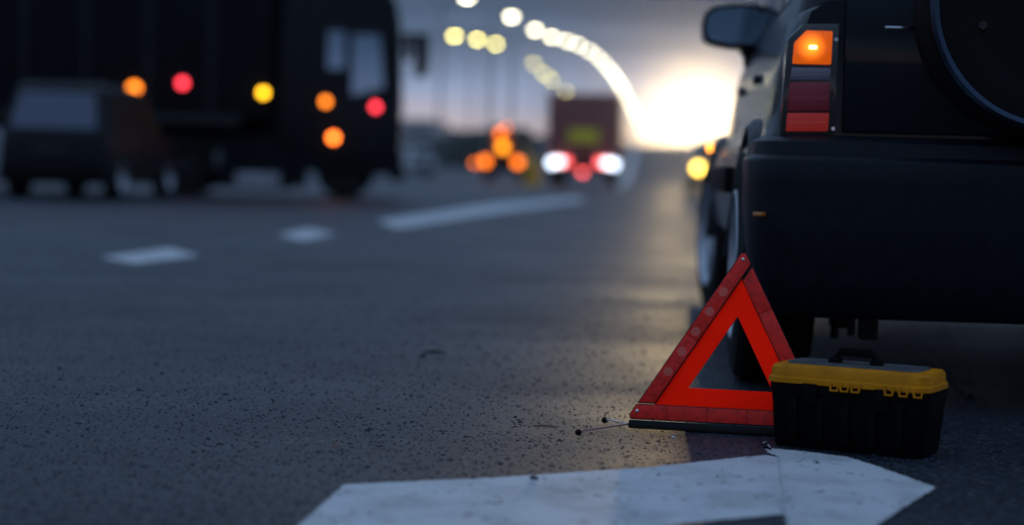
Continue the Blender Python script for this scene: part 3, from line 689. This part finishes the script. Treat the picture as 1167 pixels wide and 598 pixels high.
CV = [(659, 51, 156), (672, 58, 168), (683, 66, 182), (692, 76, 198), (700, 86, 220), (707, 97, 250), (713, 108, 290), (719, 120, 345), (724, 132, 430), (729, 143, 560), (733, 153, 800), (735, 158, 1100)]
D = 156.
while D < 1000:
    for a, b in zip(CV, CV[1:]):
        if a[2] <= D <= b[2]:
            t = (1 / D - 1 / a[2]) / (1 / b[2] - 1 / a[2]); u, v = a[0] + (b[0] - a[0]) * t, a[1] + (b[1] - a[1]) * t; break
    put_lamp(WL, False, u, v, D, 'white street lamp in the merged far string of lights running down to the sun', GW)
    D += 12 if D < 260 else 20 if D < 420 else 40
yl = [(518, 41, 135, 'leftmost yellow street lamp of the left row of three'), (544, 45, 143, 'middle yellow street lamp of the left row of three'), (565, 50, 155, 'rightmost yellow street lamp of the left row of three'),
      (608, 73, 200, 'topmost yellow street lamp of the group above the red truck'), (620, 84, 235, 'second yellow street lamp of the group above the red truck'), (628, 91, 262, 'third yellow street lamp of the group above the red truck'), (645, 104, 330, 'lowest yellow street lamp just above the red truck roof')]
for k, a in enumerate(yl): put_lamp(YLp, k == 0, a[0], a[1], a[2], a[3], GY)

# ------------------------------------------------------------------ vehicles
def lampdisc(parent, p, r, mt, name='marker_lamp', face=(0, -1, 0)):
    p = Vector(p); d = Vector(face)
    return MB().cyl(p, p + d * .05, r * 1.1, r, 16).ball(p + d * .05, r * .95, *(1 - .6 * abs(d.x), 1 - .6 * abs(d.y), 1 - .6 * abs(d.z))).build(name, mt, parent)
AMBL, REDL, YELL = glow('marker_amber', (1, .23, .015), 1.9), glow('marker_red', (1, .045, .07), 1.9), glow('marker_yellow', (1, .50, .015), 2.6)
AMBB = glow('indicator_amber', (1, .18, .02), 3.2)

# near lorry: stands across the view, cab to the right
TY = 32.0
tq = gp(455, 228); TRZ = R(7.5)
lor = thing('semi_truck', 'dark articulated lorry with amber and red side lamps at the left', 'truck', (tq.x, TY, 0), TRZ)
# local: x = 0 at the cab front, length runs to -x, near side at y = 0
m = MB(); prof = [(0, .45), (.02, 1.3), (-.02, 2.4), (-.08, 3.4), (-.3, 3.75), (-2.05, 3.85), (-2.15, .95), (-1.75, .9), (-1.65, .45)]
m.prism(prof, 2.45, Matrix.Rotation(R(90), 4, 'X') @ Matrix.Translation((0, 0, -2.45)), .05)
cab = m.build('cab', TRUCKD, lor)
SKYGL = mat('cab_glass', (.30, .36, .44), .08, metal=.9)
for q in ([(-.30, 1.95), (-.38, 2.85), (-.85, 2.85), (-.85, 1.8)], [(-.98, 2.25), (-.98, 2.9), (-1.28, 2.9), (-1.28, 2.25)]):
    MB().prism(q, .03, Matrix.Translation((0, -.003, 0)) @ Matrix.Rotation(R(90), 4, 'X')).build('window', SKYGL, cab, False)
MB().prism([(.03, 1.55), (.0, 2.4), (-.05, 3.2), (-.08, 3.2), (-.03, 2.4), (.0, 1.55)], 2.2, Matrix.Translation((.012, 2.33, .0)) @ Matrix.Rotation(R(90), 4, 'X')).build('windscreen', GLASS, cab, False)
MB().box((-.62, -.02, 1.2), (1.0, .04, 1.0), .01).build('door', TRUCKD, cab)
for yy in (-.06, 2.5):
    mi = MB().tube([(-.10, yy + .05, 2.85), (.10, yy, 2.82), (.34, yy - .05, 2.86)], .04).box((.36, yy - .08, 2.58), (.22, .26, .62), .03).build('mirror', PLAS, cab)
    MB().box((.12, yy - .05, 2.74), (.14, .22, .34), .03).build('wide_mirror', PLAS, mi)
MB().box((-.05, 1.22, .55), (.22, 2.4, .45), .04).build('bumper', TRUCKD, lor)
MB().box((-6.5, 1.22, .95), (12.0, .9, .25)).build('chassis', DSTEEL, lor, False)
MB().box((-8.95, 1.22, 2.72), (13.4, 2.5, 2.75), .03).build('trailer_body', CURT, lor)
MB().box((-9.2, -.045, 1.30), (12.9, .04, .14), .01).build('side_rail', DSTEEL, lor)
for k in range(12): MB().box((-3.3 - k * 1.06, -.05, 2.7), (.06, .03, 2.6), .01).build('curtain_strap', DSTEEL, lor, False)
MB().cyl((-2.3, .35, .58), (-3.2, .35, .58), .30, seg=24).build('fuel_tank', mat('tank_aluminium', (.10, .105, .11), .5, metal=.6), lor)
MB().box((-6.1, .42, .78), (4.0, .06, 1.22)).build('under_blocker', CURT, lor, False); MB().box((-2.22, 1.3, 2.3), (.34, 2.0, 2.7)).build('gap_blocker', CURT, lor, False); MB().box((-13.7, .42, .78), (3.6, .06, 1.22)).build('under_blocker', CURT, lor, False); MB().box((-2.35, .06, .62), (1.5, .05, .86)).build('under_blocker', CURT, lor, False); MB().box((-3.1, 1.3, .80), (2.4, .08, 1.34)).build('under_blocker', CURT, lor, False)  # added dark panels: block light under the lorry and between cab and trailer
MB().box((-7.25, .12, .66), (1.05, .35, .82), .05, taper=(.75, .9)).build('locker', ALUBOX, lor)
MB().box((-2.45, .0, .30), (.75, .05, .22), .01).build('side_skirt', ALUBOX, lor)
for xx in (-.95, -3.75, -8.6, -9.9, -11.2):
    for yy, s_ in ((.19, -1), (2.26, 1)):
        wo = wheel_parts(lor, (xx, yy, .50), .50, .32, s_, DSTEEL); wo.rotation_euler = (0, 0, R(90))
for (u, v, mt, r) in ((153, 101, AMBL, .085), (208, 95, REDL, .065), (300, 106, YELL, .062), (371, 116, AMBL, .058), (428, 122, REDL, .058), (380, 157, AMBB, .066)):
    d = CAMM @ Vector((u - CX, CY - v, -F)); n_ = Vector((math.sin(TRZ), -math.cos(TRZ), 0)); org = Vector((tq.x, TY, 0)) + n_ * .06
    t = (org - Vector((0, 0, CAMH))).dot(n_) / d.dot(n_); p = Vector((0, 0, CAMH)) + d * t
    lp = Matrix.Rotation(-TRZ, 4, 'Z') @ (p - Vector((tq.x, TY, 0)))
    lampdisc(lor, lp, r, mt)

# generic small vehicle, facing +Y locally, centred on its rear axle line
def small_car(name, label, cat, loc, rz, W_, Ln, Hh, belt, hood, paint, rear=None, front=None, glass=GLASS):
    t = thing(name, label, cat, loc, rz); hw = W_ / 2
    m = MB(); m.loft([rrect(hw * .93, .04, Ln - .05, .22, .15), rrect(hw, 0, Ln, .42, .18), rrect(hw, .0, Ln, belt * .75, .2), rrect(hw * .96, .05, Ln - .10, belt, .2)], True, True); m.build('body', paint, t)
    m = MB(); m.loft([rrect(hw * .94, .07, Ln - hood, belt - .03, .12), rrect(hw * .80, .28, Ln - hood - .75, Hh - .08, .14), rrect(hw * .70, .40, Ln - hood - .9, Hh, .16)], True, True); m.build('cabin', paint, t)
    z0, z1 = belt + .03, Hh - .14
    def ins(z): k = (z - belt + .03) / (Hh - .08 - belt + .03); return hw * (.94 - .14 * k), .07 + .21 * k, Ln - hood - .75 * k
    (xa, ya, fa), (xb, yb, fb) = ins(z0), ins(z1)
    m = MB(); m.loft([[Vector((-xa + .12, ya - .015, z0)), Vector((xa - .12, ya - .015, z0)), Vector((xb - .12, yb - .015, z1)), Vector((-xb + .12, yb - .015, z1))], [Vector((-xa + .12, ya + .03, z0)), Vector((xa - .12, ya + .03, z0)), Vector((xb - .12, yb + .03, z1)), Vector((-xb + .12, yb + .03, z1))]], True, True); m.build('rear_window', glass, t, False)
    m = MB(); m.loft([[Vector((-xa + .12, fa + .015, z0)), Vector((xa - .12, fa + .015, z0)), Vector((xb - .12, fb + .015, z1)), Vector((-xb + .12, fb + .015, z1))], [Vector((-xa + .12, fa - .03, z0)), Vector((xa - .12, fa - .03, z0)), Vector((xb - .12, fb - .03, z1)), Vector((-xb + .12, fb - .03, z1))]], True, True); m.build('windscreen', glass, t, False)
    for s_ in (-1, 1):
        m = MB(); q = [(ya + .3, z0), (fa - .3, z0), (fb - .22, z1), (yb + .22, z1)]
        m.loft([[Vector((s_ * ((xa if z == z0 else xb) + .012), y, z)) for y, z in q], [Vector((s_ * ((xa if z == z0 else xb) - .03), y, z)) for y, z in q]], True, True); m.build('side_window', mat('dull_glass', (.008, .009, .012), .5, spec=.1), t, False)
        for y in (.75, Ln - .8): wheel_parts(t, (s_ * (hw - .10), y, .32), .32, .22, s_, ALLOY)
        if rear: lampdisc(t, (s_ * (hw - .2), .0, belt * .85), .085, rear, 'tail_lamp')
        if front: lampdisc(t, (s_ * (hw - .25), Ln - .02, belt * .78), .12, front, 'headlamp', (0, 1, 0))
    MB().box((0, .0, .42), (W_ * .94, .10, .2), .03).build('rear_bumper', PLAS, t); MB().box((0, Ln, .42), (W_ * .94, .10, .2), .03).build('front_bumper', PLAS, t)
    MB().box((0, -.05, .70), (.5, .02, .11)).build('number_plate', DSTEEL, t, False)
    return t
p = gp(60, 217)
small_car('dark_car', 'dark hatchback car with a pale rear window at the far left', 'car', (at(58, 217, 25.6).x, 25.6, 0), 0, 1.62, 4.2, 1.66, .98, .9, TRUCKD, None, None, mat('van_glass', (.085, .095, .125), .15, metal=.9))
hl = glow('headlamp_yellow', (1, .62, .08), 3.5)
small_car('oncoming_car', 'pale car with a yellow headlamp in the sun glare left of the dark car', 'car', (at(791, 188, 56).x + .625, 56, 0), R(180), 1.75, 4.2, 1.6, .95, 1.1, CREAM, None, hl)
p = at(482, 200, 92)
small_car('distant_car', 'small pale car far off just right of the lorry cab', 'car', (p.x, 92, g(92)), R(40), 1.7, 4.0, 1.45, .9, 1.1, PALE)

# far red box truck, seen from behind
BY = 63.
p = at(664, 200, BY)
bt = thing('box_truck', 'brick red box truck with bright lamps driving off towards the sun', 'truck', (p.x, BY, 0))
MB().box((0, 3.0, 2.05), (2.5, 6.0, 2.35), .04).build('cargo_box', REDBOX, bt)
for s_ in (-1, 1): MB().box((s_ * .62, -.015, 2.05), (1.16, .03, 2.2), .01).build('rear_door', REDBOX, bt)
MB().box((0, -.05, 1.75), (1.0, .03, .45), .01).build('yellow_panel', mat('yellow_panel', (.8, .68, .05), .5), bt)
MB().box((0, 3.4, .72), (.9, 7.4, .25)).build('chassis', DSTEEL, bt, False)
MB().box((0, 7.3, 1.55), (2.3, 1.8, 1.9), .15).build('cab', REDBOX, bt)
MB().box((0, -.02, .52), (2.4, .12, .16), .02).build('rear_bar', DSTEEL, bt)
for y in (1.4, 6.9):
    for s_ in (-1, 1): wheel_parts(bt, (s_ * 1.0, y, .45), .45, .40 if y < 3 else .28, s_, DSTEEL)
WHL, PNK = glow('lamp_cold_white', (.70, .82, 1), 1.9), glow('tail_pink', (1, .10, .10), 1.8)
for s_ in (-1, 1):
    lampdisc(bt, (s_ * 1.05, -.08, .82), .13, WHL, 'reversing_lamp'); lampdisc(bt, (s_ * .80, -.08, .86), .12, glow('lamp_soft_white', (1, .70, .74), 1.9), 'fog_lamp'); lampdisc(bt, (s_ * .55, -.08, .86), .10, PNK, 'tail_lamp')
lampdisc(bt, (0, -.08, .55), .11, PNK, 'centre_lamp')

# amber work pickup with a lamp board
WY = 80.
p = at(572, 200, WY)
wk = thing('work_truck', 'orange-lamped road works pickup left of the red box truck', 'pickup', (p.x, WY, 0))
MB().box((0, 2.4, .72), (1.8, 4.8, .5), .08).build('body', TRUCKD, wk)
MB().box((0, 3.2, 1.25), (1.7, 1.8, .7), .12, taper=(.85, .7)).build('cabin', TRUCKD, wk)
MB().box((0, .2, .5), (1.75, .16, .18), .03).build('bumper', PLAS, wk)
for y in (.9, 3.9):
    for s_ in (-1, 1): wheel_parts(wk, (s_ * .78, y, .36), .36, .24, s_, DSTEEL)
MB().box((0, -.02, 1.7), (.9, .06, .9), .02).cyl((0, .05, .9), (0, .05, 2.3), .04).build('lamp_board', ORANGE, wk)
BIGA = glow('board_amber', (1, .19, .008), 1.35)
for (u, v, r, mt) in ((553, 184, .18, BIGA), (590, 185, .18, BIGA), (573, 168, .18, glow('board_yellow', (1, .30, .008), 1.6)), (570, 152, .14, BIGA), (577, 146, .09, BIGA), (541, 186, .10, BIGA)):
    q = at(u, v, WY - .06); lampdisc(wk, (q.x - p.x, -.06, q.z), r, mt, 'warning_lamp')
# yellow barrel beside it
q = gp(607, 212)
o = MB().lathe([(0.0, .001), (0, .32), (.08, .32), (.10, .27), (.5, .25), (.52, .26), (.56, .26), (.58, .24), (.95, .21), (1.0, .12), (1.0, .001)], 20, 'Z').build('traffic_barrel', mat('barrel_yellow', (.7, .42, .05), .5, var=.2)); o.location = (q.x, q.y, 0)
tag(o, 'yellow traffic barrel between the works pickup and the red truck', 'barrel')

# ------------------------------------------------------------------ evening haze
m = MB(); m.box((0, 1430, 24), (3060, 3160, 64)); hz = m.build('haze', POLE, None, False)
hm = bpy.data.materials.new('evening_haze'); hm.use_nodes = True; t = hm.node_tree; t.nodes.clear()
pv = N(t, 'ShaderNodeVolumePrincipled', i_Density=.000036, i_Anisotropy=.982); pv.inputs['Color'].default_value = (.95, .93, .92, 1)
ou = N(t, 'ShaderNodeOutputMaterial'); t.links.new(pv.outputs[0], ou.inputs['Volume'])
hz.data.materials.clear(); hz.data.materials.append(hm); hz['kind'] = 'stuff'; hz['label'] = 'pale evening haze filling the air'
